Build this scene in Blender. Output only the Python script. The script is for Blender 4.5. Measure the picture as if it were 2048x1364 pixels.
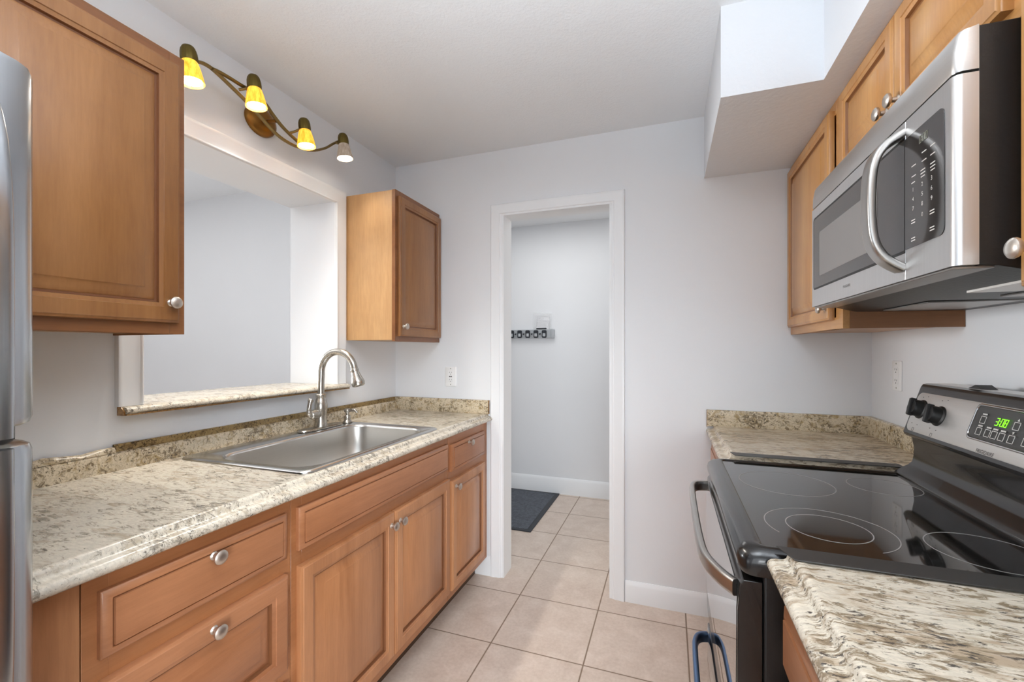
import bpy, bmesh, math, random
from mathutils import Vector, Matrix
random.seed(7)
R = math.radians
S = bpy.context.scene
COL = S.collection
for o in list(bpy.data.objects):
    bpy.data.objects.remove(o)

# ------------------------------------------------------------------ camera, world, lights, exposure
cam_d = bpy.data.cameras.new('camera'); cam = bpy.data.objects.new('camera', cam_d); COL.objects.link(cam)
cam.location = (0, 0, 1.3); cam.rotation_euler = (R(90), 0, math.atan(314 / 876))
cam_d.sensor_width = 36; cam_d.lens = 36 * 876 / 2048; cam_d.shift_y = 17 / 2048; cam_d.clip_start = 0.02
S.camera = cam
S.view_settings.view_transform = 'Standard'; S.view_settings.look = 'None'
S.view_settings.gamma = 1; S.view_settings.use_curve_mapping = False
S.view_settings.exposure = 0.10
S.cycles.use_denoising = True
S.cycles.max_bounces = 10; S.cycles.diffuse_bounces = 6; S.cycles.glossy_bounces = 5
S.cycles.sample_clamp_indirect = 6.0
S.cycles.caustics_reflective = False; S.cycles.caustics_refractive = False
W = bpy.data.worlds.new('world'); S.world = W; W.use_nodes = True
W.node_tree.nodes['Background'].inputs[0].default_value = (0.86, 0.93, 1.0, 1)
W.node_tree.nodes['Background'].inputs[1].default_value = 2.2

def area(name, loc, rot, sx, sy, power, col=(1, 1, 1)):
    d = bpy.data.lights.new(name, 'AREA'); d.shape = 'RECTANGLE'; d.size = sx; d.size_y = sy
    d.energy = power; d.color = col
    o = bpy.data.objects.new(name, d); COL.objects.link(o); o.location = loc; o.rotation_euler = rot
    return o
# added fills in the three rooms, one of them behind the camera
hw = area('hall_side_fill', (1.45, 3.1, 1.15), (R(90), 0, R(90)), 0.9, 1.6, 8, (1.0, 0.99, 0.97))  # added side fill to brighten the hall; no window stands here
def aim(loc, to): return (Vector(to) - Vector(loc)).to_track_quat('-Z', 'Y').to_euler()
area('behind_camera_fill', (-0.35, -1.62, 1.45), (R(90), 0, 0), 2.0, 1.7, 2, (0.90, 0.95, 1.0))  # added cool fill inside the kitchen behind the camera, no window known there
bf = area('ceiling_bounce_fill', (-0.10, -0.20, 1.42), (R(165), 0, 0), 0.5, 0.3, 33, (0.88, 0.94, 1.0)); bf.data.spread = R(112)  # added fill aimed upward to brighten the ceiling
area('cabinet_front_fill', (0.45, -0.75, 0.90), aim((0.45, -0.75, 0.90), (-0.92, 2.0, 0.40)), 0.7, 0.8, 6.5, (0.93, 0.97, 1.0)); bpy.data.lights['cabinet_front_fill'].spread = R(62)  # added low fill to brighten the base cabinet fronts
area('kitchen_top_fill', (-0.45, 0.0, 2.43), (0, 0, 0), 1.0, 0.9, 7, (0.92, 0.965, 1.0))  # added soft downward fill for the kitchen, no fixture behind it
area('next_room_top_fill', (-3.3, 0.6, 2.42), (0, 0, 0), 2.0, 2.0, 18, (1.0, 1.0, 1.0))  # added fill that lights the room beyond the pass-through
area('next_room_up_fill', (-3.3, 0.4, 1.2), (R(180), 0, 0), 0.8, 0.8, 9, (1.0, 1.0, 1.0))  # added upward fill for the same room
nw = area('next_room_side_fill', (-5.05, 1.00, 1.52), (R(90), 0, R(-90)), 1.1, 1.2, 11, (0.95, 0.98, 1.0)); nw.data.spread = R(42)  # added fill through the pass-through for the right wall, not a window
area('hall_top_fill', (-0.9, 3.1, 2.42), (0, 0, 0), 1.2, 0.6, 8.5, (1.0, 0.99, 0.97))  # added downward fill that lights the hall

# ------------------------------------------------------------------ materials
def lin(h):
    h = h.lstrip('#'); v = [int(h[i:i + 2], 16) / 255 for i in (0, 2, 4)]
    return tuple((c / 12.92 if c <= .04045 else ((c + .055) / 1.055) ** 2.4) for c in v) + (1,)

class NT:
    def __init__(s, name):
        s.m = bpy.data.materials.new(name); s.m.use_nodes = True; s.t = s.m.node_tree
        s.b = s.t.nodes['Principled BSDF']
    def n(s, typ, **kw):
        nd = s.t.nodes.new(typ)
        for k, v in kw.items():
            if k in nd.bl_rna.properties.keys(): setattr(nd, k, v)
            else: nd.inputs[k.replace('_', ' ')].default_value = v
        return nd
    def l(s, a, b): s.t.links.new(a, b)
    def coords(s, scale=(1, 1, 1), rot=(0, 0, 0), rnd=False):
        tc = s.n('ShaderNodeTexCoord'); mp = s.n('ShaderNodeMapping')
        mp.inputs['Scale'].default_value = scale; mp.inputs['Rotation'].default_value = rot
        s.l(tc.outputs['Object'], mp.inputs['Vector'])
        if rnd:
            oi = s.n('ShaderNodeObjectInfo'); mu = s.n('ShaderNodeVectorMath', operation='SCALE')
            mu.inputs[0].default_value = (7.3, 3.1, 5.7); s.l(oi.outputs['Random'], mu.inputs['Scale'])
            s.l(mu.outputs[0], mp.inputs['Location'])
        return mp.outputs['Vector']
    def noise(s, vec, scale, detail=4, rough=.6, dist=0):
        nd = s.n('ShaderNodeTexNoise'); nd.inputs['Scale'].default_value = scale; nd.inputs['Detail'].default_value = detail
        nd.inputs['Roughness'].default_value = rough; nd.inputs['Distortion'].default_value = dist
        s.l(vec, nd.inputs['Vector']); return nd.outputs['Fac']
    def ramp(s, fac, stops):
        r = s.n('ShaderNodeValToRGB'); e = r.color_ramp.elements
        while len(e) < len(stops): e.new(.5)
        for i, (p, c) in enumerate(stops):
            e[i].position = p; e[i].color = c if len(c) == 4 else (*c, 1)
        s.l(fac, r.inputs['Fac']); return r.outputs['Color']
    def mix(s, fac, a, b, mode='MIX'):
        m = s.n('ShaderNodeMix', data_type='RGBA', blend_type=mode)
        for i, v in ((0, fac), (6, a), (7, b)):
            if hasattr(v, 'type') and hasattr(v, 'node'): s.l(v, m.inputs[i])
            else: m.inputs[i].default_value = v
        return m.outputs[2]
    def bump(s, h, strength=.2, dist=.002):
        b = s.n('ShaderNodeBump'); b.inputs['Strength'].default_value = strength; b.inputs['Distance'].default_value = dist
        s.l(h, b.inputs['Height']); s.l(b.outputs['Normal'], s.b.inputs['Normal'])
    def set(s, **kw):
        for k, v in kw.items(): s.b.inputs[k.replace('_', ' ')].default_value = v
        return s

def plain(name, col, rough=.5, metal=0, **kw):
    t = NT(name); t.set(Base_Color=lin(col), Roughness=rough, Metallic=metal)
    for k, v in kw.items(): t.set(**{k: v})
    return t.m

def paint(name, col, scale=90, strength=.12, big=0.0, rough=.55):
    t = NT(name); v = t.coords(); t.set(Roughness=rough)
    n1 = t.noise(v, scale, 3, .55); n2 = t.noise(v, 3.0, 3, .5)
    c = lin(col); d = tuple(x * .96 for x in c[:3]) + (1,)
    t.l(t.mix(n2, c, d), t.b.inputs['Base Color'])
    if big:
        a = t.n('ShaderNodeMath', operation='MULTIPLY_ADD'); a.inputs[1].default_value = big
        t.l(t.noise(v, 9, 4, .6), a.inputs[0]); t.l(n1, a.inputs[2]); t.bump(a.outputs[0], strength, .004)
    else: t.bump(n1, strength, .002)
    return t.m

def wood(name, dark, mid, light, grain='z', rough=.36):
    t = NT(name)
    sc = {'z': (1, 1, .09), 'y': (1, .09, 1), 'x': (.09, 1, 1)}[grain]
    v = t.coords(sc, rnd=True)
    big = t.noise(v, 7, 3, .5, .8); fine = t.noise(v, 130, 5, .65, .3)
    v2 = t.coords((1, 1, 1), rnd=True); blot = t.noise(v2, 4.5, 4, .6, .5)
    col = t.ramp(big, [(.28, lin(dark)), (.5, lin(mid)), (.74, lin(light))])
    streak = t.ramp(fine, [(.3, (.78, .74, .7, 1)), (.62, (1, 1, 1, 1))])
    c2 = t.mix(.55, col, streak, 'MULTIPLY')
    bl = t.ramp(blot, [(.3, (.86, .82, .8, 1)), (.7, (1.06, 1.04, 1.02, 1))])
    t.l(t.mix(.6, c2, bl, 'MULTIPLY'), t.b.inputs['Base Color'])
    t.set(Roughness=rough, Coat_Weight=.25, Coat_Roughness=.25)
    t.bump(fine, .06, .001)
    return t.m

def laminate(name, base, tan, grey, dark, rot=0.0, scale=1.0, stretch=.36, dens=0.0, rough=.24):
    t = NT(name)
    v = t.coords((scale * stretch, scale, scale), (0, 0, rot))
    vi = t.coords((scale, scale, scale))
    cloud = t.noise(vi, 7, 3, .55, .5)
    n1 = t.noise(v, 66, 6, .74, .9); n2 = t.noise(v, 128, 4, .7, .5); n3 = t.noise(v, 30, 5, .66, 1.0)
    n4 = t.noise(v, 150, 5, .7, .3)
    c = t.mix(t.ramp(n4, [(.40, (0, 0, 0, 1)), (.60, (1, 1, 1, 1))]), lin(base), tuple(min(1, x * 1.22) for x in lin(base)[:3]) + (1,))
    def thr(n, lo, hi, k):
        a = t.n('ShaderNodeMath', operation='MULTIPLY_ADD'); a.inputs[1].default_value = k
        t.l(cloud, a.inputs[0]); t.l(n, a.inputs[2])
        return t.ramp(a.outputs[0], [(lo - dens, (0, 0, 0, 1)), (hi - dens, (1, 1, 1, 1))])
    c = t.mix(thr(n3, .64, .78, .26), c, lin(tan))
    c = t.mix(thr(n1, .655, .735, .26), c, lin(grey))
    c = t.mix(thr(n2, .735, .80, .28), c, lin(dark))
    t.l(c, t.b.inputs['Base Color']); t.set(Roughness=rough)
    t.bump(n2, .03, .001)
    return t.m

def steel(name, col, rough=.3, axis='z', amt=.12, var=.08):
    t = NT(name)
    sc = {'z': (1, 1, .01), 'y': (1, .01, 1), 'x': (.01, 1, 1)}[axis]
    v = t.coords(sc); n = t.noise(v, 260, 3, .6)
    c = lin(col); d = tuple(x * (1 - var) for x in c[:3]) + (1,)
    t.l(t.mix(n, c, d), t.b.inputs['Base Color']); t.set(Metallic=1.0)
    rr = t.n('ShaderNodeMath', operation='MULTIPLY_ADD'); rr.inputs[1].default_value = amt; rr.inputs[2].default_value = rough - amt / 2
    t.l(n, rr.inputs[0]); t.l(rr.outputs[0], t.b.inputs['Roughness'])
    t.bump(n, .02, .0005)
    return t.m

def emis(name, col, strength, base=None, rough=.4):
    t = NT(name); t.set(Base_Color=lin(base or col), Roughness=rough, Emission_Color=lin(col), Emission_Strength=strength)
    return t.m

M = {}
M['wall'] = paint('white_wall_paint', '#E5E7EA', 70, .10)
M['ceil'] = paint('textured_ceiling_paint', '#EDF0F3', 110, .35, 2.0)
M['soffit'] = paint('rough_soffit_paint', '#E3E6EA', 60, .25, 1.4)
M['trim'] = paint('white_trim_paint', '#ECEEF0', 40, .03, rough=.35)
M['wood_v'] = wood('stained_maple_vertical', '#A06B45', '#B27C54', '#C28D63', 'z')
M['wood_h'] = wood('stained_maple_horizontal', '#95603E', '#A6704C', '#B7805B', 'y')
M['wood_frame'] = wood('stained_maple_frame', '#935F39', '#A56E46', '#B67E54', 'y')
M['upper_darkened_v'] = wood('darkened_brown_maple_vertical', '#84562C', '#97673A', '#A87748', 'z')  # same maple as the base fronts, darkened in colour to offset uneven light
M['upper_darkened_frame'] = wood('darkened_brown_maple_frame', '#754725', '#87562F', '#98663D', 'y')  # frame copy of the darkened maple, light offset in its colour
M['veneer'] = wood('pale_maple_veneer', '#B48A5B', '#C29868', '#CFA675', 'z', .42)
M['honey_lit_v'] = wood('lit_honey_maple_vertical', '#AE7A42', '#BE8A50', '#CD9C61', 'z')  # lighter copy of the maple, stronger light put into its colour
M['honey_lit_h'] = wood('lit_honey_maple_horizontal', '#AA763E', '#BA864B', '#C9975C', 'y')  # horizontal-grain copy, brighter light in the colour as well
M['raw_panel'] = wood('raw_brown_side_panel', '#7C4F2B', '#8A5A33', '#96653C', 'x', .5)
M['glaze'] = plain('dark_groove_glaze', '#764A2D', .4)
M['glaze_h'] = plain('honey_groove_glaze', '#8A5C34', .4)
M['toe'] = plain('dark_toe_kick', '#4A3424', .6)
M['lam'] = laminate('granite_look_laminate', '#C8C0B1', '#B3A692', '#8E8679', '#5A534D', .10, 1.2, .32, -.004)
M['lam_vert'] = laminate('granite_look_laminate_upright', '#C6B89F', '#A58F69', '#7F705A', '#41382D', 0, 1.15, .8, .01)
M['lam_shaded'] = laminate('shaded_brown_laminate', '#8E774F', '#745D38', '#55432A', '#2E2418', 0, 1.0, .8, .01)  # laminate with its shadow put into the colour as brown
M['lam_right'] = laminate('granite_look_laminate_coarse', '#CCC3B2', '#B29F87', '#87765F', '#4A433D', -.55, 1.15, .30, .014)
M['lam_far'] = laminate('granite_look_laminate_far', '#C6B8A2', '#AC977C', '#8A7966', '#5A5044', .06, 1.0, .28, .008)
M['raw_edge'] = laminate('raw_particle_edge', '#9C7440', '#7C5528', '#5B3C1B', '#38240F', 0, 2.0, .7)
M['steel_v'] = steel('brushed_steel_vertical', '#DCDBDA', .36, 'z')
M['steel_h'] = steel('brushed_steel_horizontal', '#D6D4D1', .34, 'y')
M['fridge'] = steel('fridge_steel', '#BCC0C5', .25, 'z', .10)
M['sink'] = steel('sink_steel', '#CFCCC7', .32, 'y', .12)
M['sink_rim'] = steel('sink_rim_steel', '#CFCFCE', .22, 'y', .08)
M['nickel'] = plain('satin_nickel', '#CFC7BE', .38, 1.0)
M['faucet'] = steel('brushed_nickel_faucet', '#B9B4AC', .28, 'z', .08, .05)
M['blue_steel'] = plain('blue_tinted_steel', '#6B84A8', .30, 1.0)  # steel with a blue tint
M['handle'] = plain('handle_steel', '#B4B1AD', .30, 1.0)
M['console_steel'] = steel('console_steel', '#E2E0DD', .52, 'y', .08, .05)
M['blk'] = plain('black_enamel', '#1B1918', .22, Coat_Weight=.3)
M['blk_tex'] = paint('black_side_enamel', '#1C1A19', 160, .2, rough=.38)
M['blk_matte'] = plain('black_plastic', '#191817', .45)
M['blk_glass'] = plain('black_ceramic_glass', '#151413', .06, Coat_Weight=.6, Coat_Roughness=.03)
M['door_glass'] = plain('oven_door_glass', '#1A1817', .03, Coat_Weight=1.0, Coat_Roughness=.02)
M['mw_glass'] = plain('microwave_door_glass', '#332F2D', .12, Coat_Weight=.3, Coat_Roughness=.05)
M['mw_screen'] = plain('microwave_window_screen', '#7A7673', .35)  # grey made lighter to stand in for the reflection on the screen
M['ring'] = plain('burner_ring_print', '#8F8B89', .4)
M['strip'] = plain('black_gap_strip', '#2E2C2A', .42)
M['print'] = plain('pale_print', '#D8D4CF', .5)
M['print_dim'] = plain('dim_clock_print', '#8E8E7E', .5)
M['dark_print'] = plain('dark_print', '#4A4745', .5)
M['led'] = emis('green_display_digits', '#8CFF1E', 1.0)
M['panel_grey'] = plain('display_panel_grey', '#3A3937', .25)
M['bronze'] = steel('antique_bronze', '#8F7A50', .48, 'z', .1, .2)
M['cap'] = steel('olive_bronze_cap', '#756638', .5, 'z', .1, .2)
M['brass'] = steel('antique_brass', '#9A6F38', .36, 'y', .1, .15)
M['bulb'] = emis('lit_bulb', '#FFF6E0', 14)
M['grey_plastic'] = plain('grey_plastic', '#A9ADB1', .4)
M['dark_plastic'] = plain('dark_rubber', '#23272E', .5)
M['plate'] = plain('white_outlet_plastic', '#F0F0F0', .3)
M['slot'] = plain('outlet_slots', '#3C3A38', .5)
M['paper'] = plain('paper', '#E6E7EA', .6)
M['ink'] = plain('ink', '#5C5F68', .6)
M['lens'] = plain('frosted_lamp_lens', '#F2EFEA', .25)
M['alu'] = steel('aluminium_filter', '#A8A5A1', .35, 'y', .1)

def shade_mat(name, a, b, strength):
    t = NT(name); v = t.coords((1, 1, .25)); n = t.noise(v, 90, 4, .6, .4)
    c = t.ramp(n, [(.3, lin(a)), (.7, lin(b))])
    t.l(c, t.b.inputs['Base Color']); t.l(c, t.b.inputs['Emission Color'])
    t.set(Emission_Strength=strength, Roughness=.25)
    return t.m
M['amber'] = shade_mat('amber_glass_shade', '#E39A1C', '#FFD24A', .9)
M['smoke'] = shade_mat('smoky_glass_shade', '#8E7E6E', '#B0A294', .25)
t = NT('clear_bag_plastic'); t.set(Base_Color=(.95, .96, .97, 1), Roughness=.15, Alpha=.22); M['bag'] = t.m

def mat_rubber():
    t = NT('dark_woven_mat'); v = t.coords()
    br = t.n('ShaderNodeTexBrick'); br.inputs['Scale'].default_value = 26; br.inputs['Mortar Size'].default_value = .06
    br.inputs['Color1'].default_value = lin('#555A62'); br.inputs['Color2'].default_value = lin('#666B74'); br.inputs['Mortar'].default_value = lin('#33373E')
    t.l(v, br.inputs['Vector']); n = t.noise(v, 45, 4, .6)
    t.l(t.mix(.35, br.outputs['Color'], t.ramp(n, [(.35, lin('#3C4047')), (.65, lin('#737982'))])), t.b.inputs['Base Color'])
    t.set(Roughness=.75); t.bump(br.outputs['Color'], .8, .004); return t.m
M['mat'] = mat_rubber()

def tile():
    t = NT('beige_ceramic_tile'); tc = t.n('ShaderNodeTexCoord'); sp = t.n('ShaderNodeSeparateXYZ'); t.l(tc.outputs['Object'], sp.inputs[0])
    def axis(out, size, off):
        a = t.n('ShaderNodeMath', operation='SUBTRACT'); a.inputs[1].default_value = off; t.l(out, a.inputs[0])
        d = t.n('ShaderNodeMath', operation='DIVIDE'); d.inputs[1].default_value = size; t.l(a.outputs[0], d.inputs[0])
        f = t.n('ShaderNodeMath', operation='FRACT'); t.l(d.outputs[0], f.inputs[0])
        fl = t.n('ShaderNodeMath', operation='FLOOR'); t.l(d.outputs[0], fl.inputs[0])
        p = t.n('ShaderNodeMath', operation='PINGPONG'); p.inputs[1].default_value = .5; t.l(f.outputs[0], p.inputs[0])
        return p.outputs[0], fl.outputs[0]
    px, ix = axis(sp.outputs['X'], .41, -.743); py, iy = axis(sp.outputs['Y'], .404, 1.796)
    mn = t.n('ShaderNodeMath', operation='MINIMUM'); t.l(px, mn.inputs[0]); t.l(py, mn.inputs[1])
    g = t.ramp(mn.outputs[0], [(.0058, (0, 0, 0, 1)), (.0088, (1, 1, 1, 1))])
    cb = t.n('ShaderNodeCombineXYZ'); t.l(ix, cb.inputs[0]); t.l(iy, cb.inputs[1])
    wn = t.n('ShaderNodeTexWhiteNoise'); t.l(cb.outputs[0], wn.inputs['Vector'])
    v = t.coords((1, 1, 1)); n = t.noise(v, 9, 6, .65, .5); n2 = t.noise(v, 70, 4, .6)
    c = t.ramp(n, [(.3, lin('#C6B3A4')), (.55, lin('#D3C2B4')), (.75, lin('#DFD0C4'))])
    c = t.mix(.18, c, t.ramp(n2, [(.35, lin('#AF9987')), (.65, lin('#E4D6C9'))]))
    c = t.mix(.05, c, wn.outputs['Value'], 'SOFT_LIGHT')
    t.l(t.mix(g, lin('#84705E'), c), t.b.inputs['Base Color'])
    rg = t.ramp(g, [(0, (.8, .8, .8, 1)), (1, (.34, .34, .34, 1))]); t.l(rg, t.b.inputs['Roughness'])
    t.bump(g, .4, .002); return t.m
M['tile'] = tile()

# ------------------------------------------------------------------ mesh helpers (world coordinates, metres)
def lerp(a, b, f): return a + (b - a) * f
class MB:
    def __init__(s): s.v = []; s.f = []; s.sm = []
    def face(s, ids, sm=False): s.f.append(tuple(ids)); s.sm.append(sm)
    def box(s, x0, x1, y0, y1, z0, z1):
        b = len(s.v); s.v += [(x, y, z) for z in (z0, z1) for y in (y0, y1) for x in (x0, x1)]
        for q in ((0, 2, 3, 1), (4, 5, 7, 6), (0, 1, 5, 4), (2, 6, 7, 3), (0, 4, 6, 2), (1, 3, 7, 5)): s.face([b + i for i in q])
        return s
    def prism(s, poly, axis, a0, a1, sm=False):
        # poly: list of 2D points; axis 'y' -> (x,z), 'x' -> (y,z), 'z' -> (x,y)
        n = len(poly); b = len(s.v)
        def P(p, a): return {'y': (p[0], a, p[1]), 'x': (a, p[0], p[1]), 'z': (p[0], p[1], a)}[axis]
        s.v += [P(p, a0) for p in poly] + [P(p, a1) for p in poly]
        for i in range(n):
            j = (i + 1) % n; s.face((b + i, b + j, b + n + j, b + n + i), sm)
        s.face([b + i for i in range(n)][::-1]); s.face([b + n + i for i in range(n)])
        return s
    def loft(s, loops, closed_loop=True, cap0=True, cap1=True, sm=True):
        b = len(s.v); n = len(loops[0])
        for l in loops: s.v += [tuple(p) for p in l]
        for k in range(len(loops) - 1):
            for i in range(n if closed_loop else n - 1):
                j = (i + 1) % n; s.face((b + k * n + i, b + k * n + j, b + (k + 1) * n + j, b + (k + 1) * n + i), sm)
        if cap0: s.face([b + i for i in range(n)][::-1])
        if cap1: s.face([b + (len(loops) - 1) * n + i for i in range(n)])
        return s
    def lathe(s, prof, o, axis=(0, 0, 1), seg=24, sm=True):
        a = Vector(axis).normalized(); u = a.orthogonal().normalized(); w = a.cross(u); o = Vector(o)
        loops = [[o + a * h + (u * math.cos(t) + w * math.sin(t)) * max(r, 1e-5) for t in [2 * math.pi * i / seg for i in range(seg)]] for r, h in prof]
        return s.loft(loops, sm=sm)
    def tube(s, pts, ra, rb=None, up=(0, 0, 1), seg=12, sq=False):
        pts = [Vector(p) for p in pts]; n = len(pts); loops = []
        up = Vector(up)
        for i, p in enumerate(pts):
            t = (pts[min(i + 1, n - 1)] - pts[max(i - 1, 0)]).normalized()
            sd = t.cross(up)
            if sd.length < 1e-4: sd = t.orthogonal()
            sd.normalize(); nn = sd.cross(t).normalized()
            r1 = ra[i] if isinstance(ra, (list, tuple)) else ra
            r2 = r1 if rb is None else (rb[i] if isinstance(rb, (list, tuple)) else rb)
            lp = []
            for k in range(seg):
                a = 2 * math.pi * (k + .5) / seg; cc, ss = math.cos(a), math.sin(a)
                if sq:
                    e = .45; cc = math.copysign(abs(cc) ** e, cc); ss = math.copysign(abs(ss) ** e, ss)
                lp.append(p + nn * (r1 * cc) + sd * (r2 * ss))
            loops.append(lp)
        return s.loft(loops)

def smooth_path(pts, n=6):
    pts = [Vector(p) for p in pts]; out = []
    for i in range(len(pts) - 1):
        p0 = pts[max(i - 1, 0)]; p1 = pts[i]; p2 = pts[i + 1]; p3 = pts[min(i + 2, len(pts) - 1)]
        for k in range(n):
            t = k / n
            out.append(.5 * ((2 * p1) + (p2 - p0) * t + (2 * p0 - 5 * p1 + 4 * p2 - p3) * t * t + (3 * p1 - p0 - 3 * p2 + p3) * t ** 3))
    out.append(pts[-1]); return out

def rrect(O, U, V, u0, u1, v0, v1, r, seg=6, N=None, h=0.0):
    O, U, V = Vector(O), Vector(U), Vector(V); out = []
    for cu, cv, a0 in ((u1 - r, v1 - r, 0), (u0 + r, v1 - r, 90), (u0 + r, v0 + r, 180), (u1 - r, v0 + r, 270)):
        for k in range(seg + 1):
            a = R(a0 + 90 * k / seg); p = O + U * (cu + r * math.cos(a)) + V * (cv + r * math.sin(a))
            if N is not None: p = p + Vector(N) * h
            out.append(p)
    return out

LOC = {}
def link(o, parent):
    COL.objects.link(o)
    if parent is not None: o.parent = parent
    return o
def base(o):
    v = Vector((0, 0, 0))
    while o is not None: v = v + o.location; o = o.parent
    return v
def build(name, mb, mat, parent=None, bevel=0.0, seg=2, smooth=None, label=None):
    b = base(parent) if parent is not None else Vector((0, 0, 0))
    me = bpy.data.meshes.new(name)
    me.from_pydata([tuple(Vector(v) - b) for v in mb.v], [], mb.f)
    for p, sm in zip(me.polygons, mb.sm): p.use_smooth = sm
    for k, i in getattr(mb, 'mi', {}).items(): me.polygons[k].material_index = i
    bm = bmesh.new(); bm.from_mesh(me); bmesh.ops.remove_doubles(bm, verts=bm.verts, dist=1e-6)
    bmesh.ops.recalc_face_normals(bm, faces=bm.faces); bm.to_mesh(me); bm.free()
    try: me.set_sharp_from_angle(angle=R(38))
    except Exception: pass
    for m in (mat if isinstance(mat, list) else [mat]): me.materials.append(m)
    o = bpy.data.objects.new(name, me); link(o, parent)
    if bevel:
        md = o.modifiers.new('bevel', 'BEVEL'); md.width = bevel; md.segments = seg; md.limit_method = 'ANGLE'; md.angle_limit = R(40)
    if label: o['label'] = label
    return o
def thing(name, loc, label, cat, group=None):
    o = bpy.data.objects.new(name, None); o.empty_display_size = .05; COL.objects.link(o); o.location = loc
    o['label'] = label; o['category'] = cat
    if group: o['group'] = group
    return o
def struct(name, mb, mat, bevel=0.0):
    o = build(name, mb, mat, None, bevel); o['kind'] = 'structure'; return o
def bx(*a): return MB().box(*a)

def text(name, s, size, O, U, V, N, mat, parent, spacing=1.0, sx=1.0):
    cu = bpy.data.curves.new('txt', 'FONT'); cu.body = s; cu.size = size; cu.align_x = 'CENTER'; cu.align_y = 'CENTER'; cu.space_character = spacing
    tmp = bpy.data.objects.new('txt', cu); COL.objects.link(tmp)
    dg = bpy.context.evaluated_depsgraph_get(); dg.update()
    me = bpy.data.meshes.new_from_object(tmp.evaluated_get(dg))
    bpy.data.objects.remove(tmp); bpy.data.curves.remove(cu)
    b = base(parent); O, U, V, N = Vector(O), Vector(U), Vector(V), Vector(N)
    for v in me.vertices:
        c = v.co.copy(); v.co = O + U * (c.x * sx) + V * c.y + N * .0004 - b
    me.materials.clear(); me.materials.append(mat); me.name = name
    o = bpy.data.objects.new(name, me); link(o, parent); return o

SEG = {'0': 'abcdef', '1': 'bc', '2': 'abged', '3': 'abgcd', '4': 'fgbc', '5': 'afgcd', '6': 'afgedc', '7': 'abc', '8': 'abcdefg', '9': 'abcdfg'}
def digits(name, s, h, O, U, V, N, mat, parent, slant=.12, t=None):
    mb = MB(); O, U, V, N = Vector(O), Vector(U), Vector(V), Vector(N); w = h * .5; t = t or h * .13; x = 0
    def q(u0, u1, v0, v1):
        b = len(mb.v)
        for n in (0.0002, .0006):
            for (u, v) in ((u0, v0), (u1, v0), (u1, v1), (u0, v1)): mb.v.append(tuple(O + U * (u + slant * v) + V * v + N * n))
        for f in ((0, 1, 2, 3), (4, 7, 6, 5), (0, 4, 5, 1), (1, 5, 6, 2), (2, 6, 7, 3), (3, 7, 4, 0)): mb.face([b + i for i in f])
    for ch in s:
        if ch == ':':
            q(x, x + t, h * .22, h * .22 + t); q(x, x + t, h * .62, h * .62 + t); x += t * 2.2; continue
        R_ = {'a': (0, w, h - t, h), 'd': (0, w, 0, t), 'g': (0, w, h / 2 - t / 2, h / 2 + t / 2), 'b': (w - t, w, h / 2, h), 'c': (w - t, w, 0, h / 2), 'f': (0, t, h / 2, h), 'e': (0, t, 0, h / 2)}
        for k in SEG[ch]:
            u0, u1, v0, v1 = R_[k]; q(x + u0, x + u1, v0, v1)
        x += w + t * 1.4
    return build(name, mb, mat, parent)

# raised panel / slab fronts in a frame: O corner, U width dir, V up, N outward
def panel_mesh(O, U, V, N, w, h, prof):
    O, U, V, N = Vector(O), Vector(U), Vector(V), Vector(N)
    loops = []
    for i, z in prof:
        loops.append([O + U * i + V * i + N * z, O + U * (w - i) + V * i + N * z, O + U * (w - i) + V * (h - i) + N * z, O + U * i + V * (h - i) + N * z])
    mb = MB().loft(loops, sm=False); mb.mi = {}
    for k, pt in enumerate(prof):
        if len(pt) > 2: pass
    g = {len(SLAB): (5,), len(door_prof()): (7, 8)}.get(len(prof), ())
    for k in g:
        for q in range(4): mb.mi[k * 4 + q] = 1
    return mb
def door_prof(t=.020, f=.056):
    return [(0, 0), (0, t - .007), (.0015, t - .004), (.006, t - .0025), (.008, t), (f - .016, t), (f - .0145, t - .0025), (f - .005, t - .005), (f - .003, t - .012),
            (f + .002, t - .0125), (f + .004, t - .011), (f + .014, t - .0085), (f + .030, t - .003), (f + .032, t - .001), (f + .033, t - .0005)]
SLAB = [(0, 0), (0, .010), (.003, .0135), (.013, .0165), (.0155, .0165), (.016, .0145), (.0185, .0145), (.019, .019), (.022, .0195)]
KPROF = [(.0095, 0), (.0095, .002), (.0065, .005), (.0058, .014), (.008, .0165), (.0145, .019), (.0160, .022), (.0155, .0255), (.012, .0285), (.006, .0300), (0, .0303)]
def knob(pos, axis, parent, name='knob', k=1.0, label='brushed nickel knob'):
    return build(name, MB().lathe([(r * k, h * k) for r, h in KPROF], pos, axis, 24), M['nickel'], parent, label=label)

# ------------------------------------------------------------------ setting
XL, XR, YB, YW, ZC = -1.61, .835, 2.335, 3.865, 2.44
struct('floor', bx(-5.2, 2.2, -2.2, 4.2, -.08, 0), M['tile'])
struct('ceiling', bx(-5.2, 2.2, -2.2, 4.2, ZC, ZC + .08), M['ceil'])
w = MB()
w.box(-1.90, XL, -2.0, .923, 0, ZC); w.box(-1.90, XL, 1.80, YB, 0, ZC)
w.box(-1.90, XL, .923, 1.80, 0, 1.095); w.box(-1.90, XL, .923, 1.80, 2.055, ZC)
struct('wall_left', w, M['wall'])
struct('wall_right', bx(XR, XR + .12, -2.0, YB, 0, ZC), M['wall'])
w = MB()
w.box(-5.2, -.903, YB, YB + .115, 0, ZC); w.box(-.276, 2.2, YB, YB + .115, 0, ZC); w.box(-.903, -.276, YB, YB + .115, 2.08, ZC)
struct('wall_back', w, M['wall'])
struct('wall_hall', bx(-2.6, 1.6, YW, YW + .1, 0, ZC), M['wall'])
struct('wall_hall_left', bx(-2.7, -2.6, YB + .115, YW, 0, ZC), M['wall'])
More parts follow.
